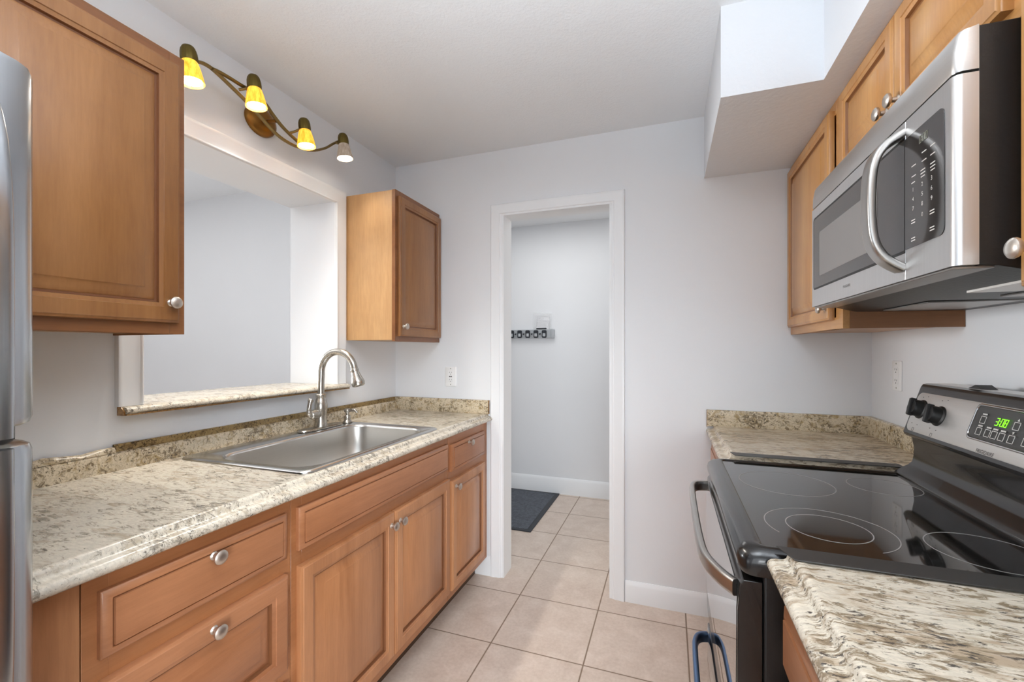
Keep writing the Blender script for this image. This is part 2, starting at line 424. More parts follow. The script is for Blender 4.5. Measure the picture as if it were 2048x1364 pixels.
struct('wall_hall_right', bx(1.6, 1.7, YB + .115, YW, 0, ZC), M['wall'])
struct('wall_next_room', bx(-5.2, -5.1, -2.0, YB, 0, ZC), M['wall'])
struct('wall_next_room_front', bx(-5.1, -1.90, -2.1, -2.0, 0, ZC), M['wall'])
w = MB(); w.box(XL, -1.45, -2.1, -2.0, 0, ZC); w.box(.75, XR, -2.1, -2.0, 0, ZC); w.box(-1.45, .75, -2.1, -2.0, 0, .55); w.box(-1.45, .75, -2.1, -2.0, 2.3, ZC)  # the opening in this unseen wall is added to let sky light in
struct('wall_front', w, M['wall'])
# soffit above the right-hand cabinets, deeper box in the back corner
w = MB(); w.box(.452, XR, -2.0, 1.605, 2.137, ZC); w.box(.162, XR, 1.605, YB, 2.137, ZC)
struct('soffit', w, M['soffit'])
# baseboards
def bb(name, x0, x1, y_wall, h):
    y = y_wall
    return struct(name, MB().prism([(y, 0), (y - .014, 0), (y - .014, h - .022), (y - .011, h - .016), (y - .0095, h - .010), (y - .006, h - .004), (y - .004, h), (y, h)], 'x', x0, x1), M['trim'])
bb('baseboard_back_right', -.213, XR, YB, .108)
bb('baseboard_back_left', -1.06, -.958, YB, .108)
bb('baseboard_hall', -2.6, 1.6, YW, .145)
# doorway casing with jamb lining
w = MB()
def casing_y(mb, x_in, x_out, z0, z1, y):
    d = 1 if x_out > x_in else -1; W_ = abs(x_out - x_in)
    pr = [(0, 0), (0, .008), (.004, .010), (.010, .0095), (.013, .013), (W_ * .55, .0145), (W_ - .016, .017), (W_ - .008, .018), (W_ - .003, .0165), (W_, .012), (W_, 0)]
    mb.prism([(x_in + d * a, y - b) for a, b in pr], 'z', z0, z1)
# mitred casing as lofts
PR = [(0, 0), (0, .008), (.004, .010), (.010, .0095), (.013, .013), (.036, .0145), (.050, .017), (.058, .018), (.063, .0165), (.066, .012), (.066, 0)]
def casing(mb, path, nrm, prof):
    # path: list of (inner point, outward diagonal) ; nrm: into-room normal
    nrm = Vector(nrm); loops = []
    for p, d in path:
        p, d = Vector(p), Vector(d); loops.append([p + d * a + nrm * b for a, b in prof])
    mb.loft(loops, sm=False)
xi0, xi1, zi = -.897, -.281, 2.062
casing(w, [((xi0, YB, 0), (-1, 0, 0)), ((xi0, YB, zi), (-1, 0, 1)), ((xi1, YB, zi), (1, 0, 1)), ((xi1, YB, 0), (1, 0, 0))], (0, -1, 0), PR)
struct('trim_1', w, M['trim'])
w = MB(); w.prism([(-.9025, 0), (-.885, 0), (-.885, 2.064), (-.294, 2.064), (-.294, 0), (-.2765, 0), (-.2765, 2.0795), (-.9025, 2.0795)], 'y', YB - .006, YB + .121)
struct('trim_2', w, M['trim'])
w = MB()
PR2 = [(0, 0), (0, .015), (.002, .0185), (.005, .0195), (.008, .018), (.010, .0150), (.058, .0165), (.064, .0185), (.070, .0165), (.072, .010), (.072, 0)]
casing(w, [((XL, .930, 1.123), (0, -1, 0)), ((XL, .930, 2.05), (0, -1, 1)), ((XL, 1.80, 2.05), (0, 1, 1)), ((XL, 1.80, 1.123), (0, 1, 0))], (1, 0, 0), PR2)
struct('trim_3', w, M['trim'])

# ------------------------------------------------------------------ pass-through ledge
t = thing('ledge', (XL, 1.36, 1.10), 'granite-look laminate ledge across the pass-through opening above the sink', 'ledge')
w = MB(); nose = [(-1.62, 1.101), (-1.572, 1.101), (-1.566, 1.106), (-1.5655, 1.112), (-1.569, 1.118), (-1.577, 1.1215), (-1.62, 1.1225)]
def wav(i, n):
    return .0018 * math.sin(i * 2.1) + .0012 * math.sin(i * .73 + 1)
loops = []; NN = 40
for i in range(NN + 1):
    y = lerp(.868, 1.868, i / NN); loops.append([(x + (wav(i, NN) if x > -1.6 else 0), y, z) for x, z in nose])
w.loft(loops, sm=True)
build('ledge_top', w, M['lam'], t)
w = MB().box(-1.93, -1.615, .925, 1.798, 1.0955, 1.1225); build('ledge_shelf', w, M['lam'], t)
w = MB(); w.prism([(-1.609, 1.0955), (-1.571, 1.0955), (-1.568, 1.1005), (-1.609, 1.1005)], 'y', .868, 1.868)
w.prism([(-1.609, 1.0955), (-1.580, 1.0955), (-1.575, 1.101), (-1.576, 1.108), (-1.590, 1.121), (-1.609, 1.1225)], 'y', .864, .869)
build('raw_edge', w, M['raw_edge'], t, label='raw brown particle-board edge')

# ------------------------------------------------------------------ left base cabinets
XF = -.985
def base_cabinet(name, y0, y1, label, group, rails, stiles, depth0=-1.58):
    t = thing(name, (lerp(depth0, XF, .5), lerp(y0, y1, .5), 0), label, 'cabinet', group)
    w = MB()
    w.box(depth0, XF - .019, y0, y0 + .016, .11, .89); w.box(depth0, XF - .019, y1 - .016, y1, .11, .89)
    w.box(depth0, XF - .019, y0 + .016, y1 - .016, .11, .126); w.box(depth0, depth0 + .01, y0 + .016, y1 - .016, .126, .89)
    build('carcass', w, M['veneer'], t)
    f = MB()
    for a, b in stiles: f.box(XF - .019, XF, a, b, .11, .89)
    ys = sorted(stiles)
    for a, b in rails:
        for k in range(len(ys) - 1): f.box(XF - .019, XF, ys[k][1], ys[k + 1][0], a, b)
    build('face_frame', f, M['wood_frame'], t, .0008, 1)
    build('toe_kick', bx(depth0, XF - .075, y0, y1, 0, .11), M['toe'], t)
    return t
N = (1, 0, 0); U = (0, 1, 0); V = (0, 0, 1)
def front(parent, name, y0, y1, z0, z1, prof, mat, kn=None, label=None, xf=XF, n=N):
    u = U; o = (xf, y0, z0)
    d = build(name, panel_mesh(o, u, V, n, y1 - y0, z1 - z0, prof), [mat, M['glaze']], parent, label=label)
    if kn: knob((xf + n[0] * .0185, kn[0], kn[1]), n, d)
    return d
G = 'base cabinets under the sink counter'
dc = base_cabinet('drawer_cabinet', .475, .932, 'reddish maple three-drawer base cabinet between the refrigerator and the sink cabinet', G,
                  [(.11, .165), (.380, .450), (.680, .750), (.840, .89)], [(.475, .515), (.893, .932)])
front(dc, 'drawer', .498, .911, .733, .857, SLAB, M['wood_h'], (.703, .835))
front(dc, 'drawer', .498, .911, .432, .692, door_prof(), M['wood_h'], (.703, .668))
front(dc, 'drawer', .498, .911, .150, .400, door_prof(), M['wood_h'], (.703, .376))
build('filler_strip', bx(XF - .019, XF - .001, .372, .4735, .0, .89), M['wood_v'], dc, .0008, 1, label='plain maple filler strip beside the refrigerator')
sc_ = base_cabinet('sink_base_cabinet', .934, 1.846, 'wide reddish maple sink base cabinet with false front and two doors', G,
                   [(.11, .170), (.680, .750), (.840, .89)], [(.934, .972), (1.386, 1.418), (1.812, 1.846)])
front(sc_, 'false_front', .952, 1.829, .736, .857, SLAB, M['wood_h'])
front(sc_, 'door', .954, 1.396, .152, .692, door_prof(), M['wood_v'], (1.374, .648))
front(sc_, 'door', 1.404, 1.838, .152, .692, door_prof(), M['wood_v'], (1.430, .648))
nc = base_cabinet('narrow_base_cabinet', 1.848, 2.318, 'narrow reddish maple base cabinet with one drawer over one door beside the doorway', G,
                  [(.11, .165), (.660, .730), (.830, .89)], [(1.848, 1.884), (2.238, 2.318)])
front(nc, 'drawer', 1.864, 2.256, .716, .846, SLAB, M['wood_h'], (2.040, .826))
front(nc, 'door', 1.864, 2.256, .150, .674, door_prof(f=.052), M['wood_v'], (1.896, .642))

# ------------------------------------------------------------------ left countertop with sink cut-out
t = thing('countertop', (-1.28, 1.35, .89), 'long granite-look laminate countertop holding the stainless sink', 'countertop', )
XS = -1.603
full = [(XS, .892), (-.968, .892), (-.957, .894), (-.9515, .8985), (-.950, .904), (-.952, .910), (-.957, .914), (-.964, .9158), (-.971, .9155), (-.977, .9165), (-.981, .9195), (-.983, .9245), (-.986, .9295), (-.991, .9322), (-.998, .9322), (-1.006, .930), (XS, .930)]
fr = [(-1.03, .892)] + full[1:-1] + [(-1.03, .930)]
w = MB(); w.prism(full, 'y', .372, 1.03); w.prism(full, 'y', 1.785, YB - .002); w.prism(fr, 'y', 1.03, 1.785); w.box(XS, -1.535, 1.03, 1.785, .892, .930)
build('slab', w, M['lam'], t)
w = MB(); sp = [(XS, .930), (-1.583, .930), (-1.585, .936), (-1.586, .978), (-1.589, .983), (-1.594, .985), (XS, .985)]
w.prism(sp, 'y', .372, YB - .022)
w.prism([(YB - .002, .930), (YB - .020, .930), (YB - .022, .935), (YB - .022, 1.004), (YB - .018, 1.008), (YB - .002, 1.008)], 'x', XS, -.975)
build('backsplash', w, M['lam_vert'], t)
w = MB(); w.box(-1.609, -1.5985, .852, YB - .022, .945, 1.008)
build('upper_splash_strip', w, M['lam_shaded'], t, .001, 1, label='laminate strip above the backsplash, coloured darker brown for shade')
w = MB(); lp = []
for i in range(13):
    y = lerp(.372, .850, i / 12); dz = .004 * math.sin(i * 1.7) + .002 * math.sin(i * 4.1)
    lp.append([(XS, y, .985), (-1.588, y, .985), (-1.588, y, .990 + dz * .4), (-1.594, y, .997 + dz), (XS, y, .999 + dz)])
w.loft(lp, sm=True); build('splash_cap', w, M['lam_vert'], t, label='uneven cream cap on the backsplash')
w = MB().box(-.9748, -.9735, YB - .022, YB - .002, .930, 1.008); build('splash_end_cap', w, M['raw_edge'], t, label='brown end edge of the backsplash')

# ------------------------------------------------------------------ sink
t = thing('sink', (-1.28, 1.407, .93), 'stainless steel single-bowl drop-in sink set into the left countertop', 'sink')
O0 = (0, 0, 0); UX = (1, 0, 0); UY = (0, 1, 0); UZ = (0, 0, 1)
def rl(x0, x1, y0, y1, r, z): return rrect((0, 0, z), UX, UY, x0, x1, y0, y1, r, 7)
rim = [rl(-1.560, -1.006, 1.008, 1.810, .035, .9306), rl(-1.559, -1.007, 1.009, 1.809, .034, .9345), rl(-1.554, -1.012, 1.014, 1.804, .030, .9375), rl(-1.546, -1.020, 1.022, 1.796, .028, .9378),
       rl(-1.540, -1.026, 1.028, 1.790, .028, .9355)]
bowl_in = [rl(-1.462, -1.040, 1.046, 1.770, .085, .9355), rl(-1.458, -1.044, 1.050, 1.766, .082, .9335), rl(-1.454, -1.048, 1.055, 1.762, .080, .926)]
w = MB(); w.loft(rim + bowl_in, cap0=False, cap1=False)
build('rim', w, M['sink_rim'], t)
w = MB(); w.loft([bowl_in[-1], rl(-1.448, -1.054, 1.062, 1.755, .080, .86), rl(-1.440, -1.062, 1.072, 1.745, .082, .775), rl(-1.425, -1.078, 1.088, 1.730, .085, .748), rl(-1.39, -1.11, 1.12, 1.70, .09, .739)], cap0=False)
build('basin', w, M['sink'], t)
w = MB().lathe([(.045, .7395), (.045, .742), (.036, .743), (.034, .7405), (0, .7403)], (-1.25, 1.41, 0)); build('drain', w, M['sink_rim'], t)

# faucet
FX, FY, FZ = -1.512, 1.605, .9408
t = thing('faucet', (FX, FY, FZ - .003), 'brushed nickel gooseneck pull-down faucet on the sink deck', 'faucet')
w = MB().loft([rrect((0, 0, z), UX, UY, FX - a, FX + a, FY - .125 + (.028 - a), FY + .125 - (.028 - a), a - .001, 8) for z, a in ((FZ - .003, .028), (FZ + .001, .028), (FZ + .0045, .025), (FZ + .006, .020))])
build('deck_plate', w, M['faucet'], t)
w = MB().lathe([(.030, 0), (.030, .004), (.0285, .012), (.0255, .028), (.0235, .046), (.0255, .062), (.0285, .082), (.0285, .100), (.025, .118), (.020, .130), (.0195, .133)], (FX, FY, FZ + .005)); build('body', w, M['faucet'], t)
w = MB().lathe([(.021, .133), (.0225, .136), (.0225, .146), (.020, .149), (.0175, .151)], (FX, FY, FZ + .005)); build('collar', w, M['faucet'], t)
z0 = FZ + .150; pts = [(FX, FY, z0), (FX, FY, z0 + .05), (FX + .002, FY, z0 + .09)]
rad = .094; cx = FX + .002 + rad; cz = z0 + .105
for k in range(0, 18):
    a = R(180 - k * 10.1); pts.append((cx + rad * math.cos(a), FY, cz + rad * math.sin(a)))
w = MB().tube(smooth_path(pts, 3), .0155, up=(0, 1, 0), seg=16); build('spout', w, M['faucet'], t)
e = Vector(pts[-1]); dr = (Vector(pts[-1]) - Vector(pts[-2])).normalized(); dr = (dr + Vector((.10, 0, 0))).normalized()
w = MB().lathe([(.0165, -.004), (.018, .0), (.018, .005), (.0165, .009), (.0175, .014), (.0225, .034), (.0275, .050), (.0295, .062), (.027, .073), (.021, .076), (.019, .073)], e, dr); sh = build('spray_head', w, M['faucet'], t)
w = MB().lathe([(.0185, .0732), (.0185, .0740), (0, .0742)], e, dr); build('spray_face', w, M['dark_print'], sh)
w = MB().tube([(FX, FY - .016, FZ + .066), (FX, FY - .045, FZ + .066), (FX, FY - .060, FZ + .064), (FX, FY - .066, FZ + .063)], [.0205, .021, .019, .012], seg=16); lv = build('valve_hub', w, M['faucet'], t)
w = MB().tube(smooth_path([(FX + .002, FY - .060, FZ + .060), (FX + .004, FY - .074, FZ + .075), (FX + .006, FY - .076, FZ + .100), (FX + .008, FY - .070, FZ + .128), (FX + .009, FY - .066, FZ + .136)], 4), [.012] * 6 + [.010] * 6 + [.0125] * 4 + [.008], seg=12); build('lever', w, M['faucet'], lv)
# soap dispenser
DX, DY = -1.503, 1.772
t = thing('soap_dispenser', (DX, DY, .9385), 'small brushed nickel soap dispenser on the sink deck right of the faucet', 'soap dispenser')
w = MB().lathe([(.023, -.0008), (.023, .003), (.018, .009), (.0145, .014), (.016, .020), (.0165, .030), (.013, .036), (.009, .038)], (DX, DY, .9385)); build('base', w, M['faucet'], t)
w = MB().lathe([(.008, .038), (.008, .048), (.014, .050), (.0165, .056), (.0155, .064), (.010, .068), (0, .0685)], (DX, DY, .9385)); pm = build('pump', w, M['faucet'], t)
w = MB().tube(smooth_path([(DX + .006, DY, .9385 + .058), (DX + .030, DY, .9385 + .062), (DX + .048, DY, .9385 + .060), (DX + .056, DY, .9385 + .050)], 4), [.0075] * 8 + [.006] * 5, seg=10); build('nozzle', w, M['faucet'], pm)

# ------------------------------------------------------------------ left wall cabinets
XU = -1.30
t = thing('large_wall_cabinet', (-1.455, .63, 1.343), 'large reddish-brown maple wall cabinet above the counter beside the refrigerator', 'cabinet', 'wall cabinets on the sink side')
w = MB(); w.box(XL + .001, XU - .019, .40, .858, 1.349, 2.122); build('carcass', w, M['veneer'], t)
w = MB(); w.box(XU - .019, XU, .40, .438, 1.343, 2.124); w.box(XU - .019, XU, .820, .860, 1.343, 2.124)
w.box(XU - .019, XU, .438, .820, 1.343, 1.385); w.box(XU - .019, XU, .438, .820, 2.082, 2.124); build('face_frame', w, M['upper_darkened_frame'], t, .0008, 1)
w = MB(); w.box(XL + .002, XU - .019, .853, .8595, 1.343, 2.124); build('side_panel', w, M['upper_darkened_v'], t)
front(t, 'door', .425, .838, 1.373, 2.092, door_prof(f=.058), M['upper_darkened_v'], (.812, 1.427), xf=XU)
t = thing('small_wall_cabinet', (-1.455, 2.10, 1.342), 'small maple wall cabinet with a pale side panel in the back left corner', 'cabinet', 'wall cabinets on the sink side')
y0, y1 = 1.880, YB - .002
w = MB(); w.box(XL + .001, XU - .019, y0, y1, 1.348, 2.108); build('carcass', w, M['veneer'], t, .001, 1, label='pale maple veneer carcass')
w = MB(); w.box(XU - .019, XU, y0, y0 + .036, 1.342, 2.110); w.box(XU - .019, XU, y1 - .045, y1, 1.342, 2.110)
w.box(XU - .019, XU, y0 + .036, y1 - .045, 1.342, 1.382); w.box(XU - .019, XU, y0 + .036, y1 - .045, 2.068, 2.110); build('face_frame', w, M['upper_darkened_frame'], t, .0008, 1)
front(t, 'door', 1.902, 2.322, 1.368, 2.082, door_prof(f=.052), M['upper_darkened_v'], (1.926, 1.418), xf=XU)

# ------------------------------------------------------------------ refrigerator
t = thing('refrigerator', (-1.22, -.03, 0), 'stainless top-freezer refrigerator at the near end of the left counter', 'refrigerator')
build('cabinet_body', bx(-1.585, -.905, -.40, .362, .03, 1.69), M['blk_matte'], t, .006)
def fdoor(name, z0, z1):
    ax = [(-.900, -.40), (-.845, -.40), (-.838, -.37), (-.832, -.20), (-.830, 0), (-.831, .15), (-.834, .28), (-.838, .315), (-.845, .340), (-.856, .356), (-.868, .363), (-.900, .363)]
    loops = []
    for z, k in ((z0, .008), (z0 + .004, .002), (z0 + .012, 0), (z1 - .012, 0), (z1 - .004, .002), (z1, .008)):
        loops.append([(x - (k if x > -.89 else 0), y - (k if y > .3 else (-k if y < -.3 else 0)), z) for x, y in ax])
    return build(name, MB().loft(loops, sm=True), M['fridge'], t)
fd = fdoor('freezer_door', 1.193, 1.703); ld = fdoor('lower_door', .075, 1.170)
def fhandle(parent, zs):
    zs_ = smooth_path([(x, .286, z) for x, z in zs], 5)
    w = MB().tube(zs_, .030, .011, up=(0, 1, 0), seg=20, sq=True); return build('handle', w, M['fridge'], parent)
fhandle(fd, [(-.842, 1.635), (-.826, 1.605), (-.812, 1.56), (-.803, 1.49), (-.800, 1.40), (-.800, 1.29), (-.801, 1.186)])
w = bx(-.835, -.800, .262, .310, 1.187, 1.205); build('handle_mount', w, M['fridge'], fd, .004)
fhandle(ld, [(-.801, 1.172), (-.800, 1.07), (-.800, .96), (-.803, .87), (-.812, .80), (-.826, .755), (-.842, .725)])
build('handle_mount', bx(-.835, -.800, .262, .310, 1.150, 1.168), M['fridge'], ld, .004)
for y in (-.36, .32):
    for x in (-1.50, -.98): build('foot', MB().lathe([(.02, 0), (.02, .032)], (x, y, 0), seg=12), M['blk_matte'], t)
build('kick_grille', bx(-.93, -.885, -.395, .358, .02, .068), M['blk_matte'], t, .003)

# ------------------------------------------------------------------ light fixture
t = thing('vanity_light', (XL, 1.367, 2.255), 'bronze wave-arm light fixture with four glass shades above the pass-through', 'light fixture')
lp = []
for h, a, b in ((.0005, .072, .060), (.010, .072, .060), (.020, .066, .054), (.028, .050, .040), (.032, .030, .024)):
    lp.append([(XL + h, 1.367 + a * math.cos(k * math.pi / 18), 2.252 + b * math.sin(k * math.pi / 18)) for k in range(36)])
build('canopy', MB().loft(lp), M['brass'], t)
XB = -1.518   # depth of the arms; the lamp heads hang a little further out
XLAMP = -1.478
def sc(y, z, x): return y * x / -1.5, 1.3 + (z - 1.3) * x / -1.5
build('stem', MB().tube([(XL + .028, 1.367, 2.247), (XB, 1.367, 2.240)], .008), M['brass'], t)
def bar(pts, r=.0062, x=XB): return MB().tube(smooth_path([(x, *sc(a, b, x)) for a, b in pts], 5), .0088, .0055, up=(1, 0, 0), seg=10)
build('arm', bar([(1.020, 2.262), (1.045, 2.2765), (1.075, 2.280), (1.105, 2.2735), (1.140, 2.262), (1.180, 2.248), (1.225, 2.231), (1.271, 2.211), (1.316, 2.188), (1.350, 2.175), (1.390, 2.167), (1.454, 2.168), (1.536, 2.187), (1.614, 2.230), (1.665, 2.272), (1.700, 2.300)]), M['bronze'], t)
build('arm', bar([(1.085, 2.279), (1.110, 2.283), (1.150, 2.2845), (1.190, 2.284), (1.225, 2.2845), (1.262, 2.281), (1.298, 2.270), (1.330, 2.247), (1.372, 2.222), (1.412, 2.206), (1.452, 2.194), (1.490, 2.184)], x=XB + .006), M['bronze'], t)
def lamp(y, ztop, shade_mat, label, strut=None):
    y, ztop = sc(y, ztop, XLAMP)
    if strut: strut = sc(*strut, XB)
    tx, ty = .10, .03   # slight outward lean of the lamp axis
    ax = Vector((tx, ty, -1)).normalized(); o = Vector((XLAMP - .004, y, ztop))
    prof = [(0, 0), (.010, .001), (.017, .005), (.0215, .013), (.0240, .024), (.0250, .040), (.0245, .050), (.0225, .054)]
    # fluted cap
    seg = 40; a = ax; u = a.orthogonal().normalized(); v = a.cross(u)
    loops = []
    for r, h in prof:
        fl = .0016 if .010 < h < .052 else 0
        loops.append([o + a * h + (u * math.cos(q) + v * math.sin(q)) * max(1e-5, r - fl * (1 if (i % 4) < 2 else 0)) for i, q in enumerate([2 * math.pi * k / seg for k in range(seg)])])
    cap = build('lamp_head', MB().loft(loops, sm=False), M['cap'], t, label=label)
    s1 = [(.0215, .053), (.0245, .058), (.029, .075), (.0335, .098), (.0375, .122), (.0365, .1225), (.0325, .098), (.028, .075), (.0235, .060), (.0205, .055)]
    build('glass_shade', MB().lathe(s1, o, ax, 32), shade_mat, cap)
    build('bulb', MB().lathe([(.012, .060), (.018, .075), (.029, .112), (.0300, .117), (.020, .1195), (0, .1205)], o, ax, 24), M['bulb'], cap)
    if strut: build('strut', MB().tube(smooth_path([(XB + .002, *strut), (lerp(XB, XLAMP, .4), lerp(strut[0], y, .5), lerp(strut[1], ztop - .050, .6)), (XLAMP, y - .014, ztop - .048)], 4), .005), M['bronze'], cap)
    d = bpy.data.lights.new('lamp_glow', 'SPOT'); d.energy = LAMP_W; d.spot_size = R(118); d.spot_blend = .8; d.shadow_soft_size = .03; d.color = (1.0, .95, .87)
    lo = bpy.data.objects.new('lamp_glow', d); COL.objects.link(lo); lo.location = o + ax * .126
    lo.rotation_euler = Vector((0, 0, -1)).rotation_difference(Vector((.26, -.03, -1)).normalized()).to_euler()
LAMP_W = 19.0
lamp(1.006, 2.309, M['amber'], 'lamp head nearest the big cabinet with an amber shade', (1.030, 2.270))
lamp(1.249, 2.355, M['amber'], 'second lamp head, amber shade, in front of the canopy', (1.185, 2.262))
lamp(1.496, 2.311, M['amber'], 'third lamp head with an amber shade', (1.415, 2.208))
LAMP_W = 6.0
lamp(1.738, 2.357, M['smoke'], 'end lamp head with a smoky grey shade', (1.680, 2.286))

# ------------------------------------------------------------------ outlets
def outlet(name, O, U_, N_, label, gfci):
    t = thing(name, O, label, 'outlet')
    V_ = (0, 0, 1)
    build('cover_plate', MB().loft([rrect(O, U_, V_, -.036 + k, .036 - k, -.058 + k, .058 - k, .004, 3, N_, h) for h, k in ((.0004, 0), (.004, 0), (.0055, .002))]), M['plate'], t)
    if gfci:
        r = build('receptacle', MB().loft([rrect(O, U_, V_, -.0165, .0165, -.034, .034, .002, 3, N_, h) for h in (.005, .0068)]), M['plate'], t)
    else:
        r = build('receptacle', MB().loft([rrect(O, U_, V_, -.0165, .0165, -.034, .034, .010, 5, N_, h) for h in (.005, .0066)]), M['plate'], t)
    O_, Uu, Nn = Vector(O), Vector(U_), Vector(N_)
    def q(w, u0, u1, v0, v1, h=.0072):
        b = len(w.v)
        for hh in (.006, h):
            for u, v in ((u0, v0), (u1, v0), (u1, v1), (u0, v1)): w.v.append(tuple(O_ + Uu * u + Vector(V_) * v + Nn * hh))
        for f in ((0, 1, 2, 3), (4, 7, 6, 5), (0, 4, 5, 1), (1, 5, 6, 2), (2, 6, 7, 3), (3, 7, 4, 0)): w.face([b + i for i in f])
        return w
    for c in (-.021, .021):
        w = MB(); q(w, -.0075, -.0055, c, c + .008); q(w, .0055, .0075, c, c + .007); q(w, -.002, .002, c - .009, c - .005); build('socket_slots', w, M['slot'], r)
    if gfci:
        build('test_button', q(MB(), -.009, -.001, -.003, .003), M['slot'], r); build('reset_button', q(MB(), .001, .009, -.003, .003), M['slot'], r)
    for v in (-.047, .047):
        build('screw', MB().lathe([(.003, .005), (.003, .0062), (0, .0064)], Vector(O) + Vector((0, 0, v)), N_, 10), M['print_dim'], t)
outlet('outlet', (-1.223, YB, 1.139), (1, 0, 0), (0, -1, 0), 'white outlet plate with test buttons on the back wall left of the doorway', True)
outlet('outlet', (XR, 2.102, 1.198), (0, -1, 0), (-1, 0, 0), 'white outlet plate on the right wall above the corner counter', False)

# ------------------------------------------------------------------ hall things
t = thing('door_mat', (-1.42, 3.405, 0), 'dark blue-grey rubber door mat on the hall floor beyond the doorway', 'mat')
build('mat_field', bx(-1.90, -.962, 3.005, 3.815, .0005, .009), M['mat'], t, .002)
w = MB(); w.box(-1.94, -.925, 2.972, 3.005, .0003, .007); w.box(-1.94, -.925, 3.815, 3.846, .0003, .007); w.box(-1.94, -1.90, 3.005, 3.815, .0003, .007); w.box(-.962, -.925, 3.005, 3.815, .0003, .007)
build('mat_border', w, M['dark_plastic'], t, .001)
t = thing('broom_rack', (-1.27, YW, 1.40), 'grey wall rack with dark grippers on the hall wall', 'rack')
build('rail', bx(-1.56, -.985, YW - .030, YW, 1.404, 1.482), M['grey_plastic'], t, .004)
build('end_cap', bx(-1.002, -.972, YW - .036, YW, 1.402, 1.484), M['grey_plastic'], t, .005)
for i in range(6):
    x = -1.385 + .078 * i - .068
    if x > -1.03: continue
    g = build('gripper', MB().loft([rrect((x, YW - .030, 1.440), (1, 0, 0), (0, 0, 1), -.021, .021, -.034, .036, .012, 4, (0, -1, 0), h) for h in (0, .010, .014)]), M['dark_plastic'], t)
    build('roller', MB().lathe([(.013, -.014), (.014, 0), (.013, .014)], (x, YW - .046, 1.432), (0, 0, 1), 14), M['grey_plastic'], g)
    if i < 5: build('hook', MB().tube(smooth_path([(x + .039, YW - .030, 1.445), (x + .039, YW - .045, 1.438), (x + .039, YW - .052, 1.444)], 3), .0055, seg=8), M['dark_plastic'], t)
# bag of papers leaning on the rack
t = thing('plastic_bag', (-1.085, YW - .02, 1.484), 'clear zip bag with a printed sheet propped on the hall wall rack', 'bag')
tl = .035
def bp(u, v, d): # u along x 0..1, v height 0..1
    return (-1.172 + u * .172 + v * .010 * 0 - (1 - v) * .0, YW - .016 - d - (1 - v) * .0, 1.484 + v * .156 - (u * .010 * v))
w = MB(); nu, nv = 8, 8
def sheet(sgn):
    b = len(w.v)
    for j in range(nv + 1):
        for i in range(nu + 1):
            u, v = i / nu, j / nv; w.v.append(bp(u, v, sgn * .006 * math.sin(math.pi * u) * (1 - v) ** .7))
    for j in range(nv):
        for i in range(nu): w.face((b + j * (nu + 1) + i, b + j * (nu + 1) + i + 1, b + (j + 1) * (nu + 1) + i + 1, b + (j + 1) * (nu + 1) + i), True)
sheet(1); sheet(-1); build('bag_film', w, M['bag'], t)
build('zip_strip', MB().tube([bp(0, .95, .001), bp(1, .95, .001)], .0022, seg=8), M['paper'], t)
sk = Vector((.02, 0, .128)); 
def pp(u, v): return Vector((-1.150 + u * .125 + v * .016, YW - .0165, 1.488 + v * .120 - u * .010))
w = MB(); b0 = [pp(0, 0), pp(1, 0), pp(1, 1), pp(0, 1)]
w.loft([[p + Vector((0, d, 0)) for p in b0] for d in (0, -.0008)], sm=False); pg = build('printed_sheet', w, M['paper'], t)
w = MB()
def ln(u0, v0, u1, v1, r=.0012): w.tube([pp(u0, v0) + Vector((0, -.0010, 0)), pp(u1, v1) + Vector((0, -.0010, 0))], r, .0004, up=(0, 1, 0), seg=6)
for a in (((.04, .96), (.96, .96)), ((.96, .96), (.98, .05)), ((.04, .96), (.04, .08)), ((.06, .66), (.95, .66)), ((.08, .52), (.88, .52)), ((.88, .52), (.94, .46)), ((.94, .46), (.94, .28)), ((.94, .28), (.88, .22)), ((.88, .22), (.08, .22)), ((.08, .22), (.08, .52))): ln(a[0][0], a[0][1], a[1][0], a[1][1], .0018)
for v in (.60, .45, .40, .34, .29, .14): ln(.14, v, .78, v, .0007)
for u in (.12, .16, .22, .30, .38, .46): ln(u, .74, u + .03, .90, .0013)
for u in (.32, .40): ln(u, .74, u + .08, .76, .0013)
build('print', w, M['ink'], pg)
w = MB().box(-1.142, -1.045, YW - .030, YW - .012, 1.4842, 1.496); build('loose_hardware', w, M['dark_plastic'], t, .005)

# ------------------------------------------------------------------ right side: base cabinets and counters
XRF = .205
def right_base(y0, y1, label):
    t = thing('base_cabinet', (.52, lerp(y0, y1, .5), 0), label, 'cabinet')
    build('carcass', bx(XRF + .019, XR - .002, y0, y1, .11, .89), M['veneer'], t)
    w = MB(); w.box(XRF, XRF + .019, y0, y0 + .04, .11, .89); w.box(XRF, XRF + .019, y1 - .04, y1, .11, .89); w.box(XRF, XRF + .019, y0 + .04, y1 - .04, .11, .15); w.box(XRF, XRF + .019, y0 + .04, y1 - .04, .85, .89); w.box(XRF, XRF + .019, y0 + .04, y1 - .04, .69, .725)
    build('face_frame', w, M['wood_v'], t, .0008, 1)
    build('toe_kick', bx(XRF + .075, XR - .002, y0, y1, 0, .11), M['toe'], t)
    o = (XRF, y1 - .025, .735); d = build('drawer', panel_mesh(o, (0, -1, 0), V, (-1, 0, 0), y1 - y0 - .05, .115, SLAB), [M['wood_h'], M['glaze']], t); knob((XRF - .0185, lerp(y0, y1, .5), .80), (-1, 0, 0), d)
    o = (XRF, y1 - .025, .15); d = build('door', panel_mesh(o, (0, -1, 0), V, (-1, 0, 0), y1 - y0 - .05, .53, door_prof()), [M['wood_v'], M['glaze']], t); knob((XRF - .0185, y0 + .055, .64), (-1, 0, 0), d)
    return t
right_base(.30, .918, 'reddish maple base cabinet under the near right counter')
right_base(1.702, 2.318, 'reddish maple base cabinet in the far right corner beyond the range')
XRC = .170
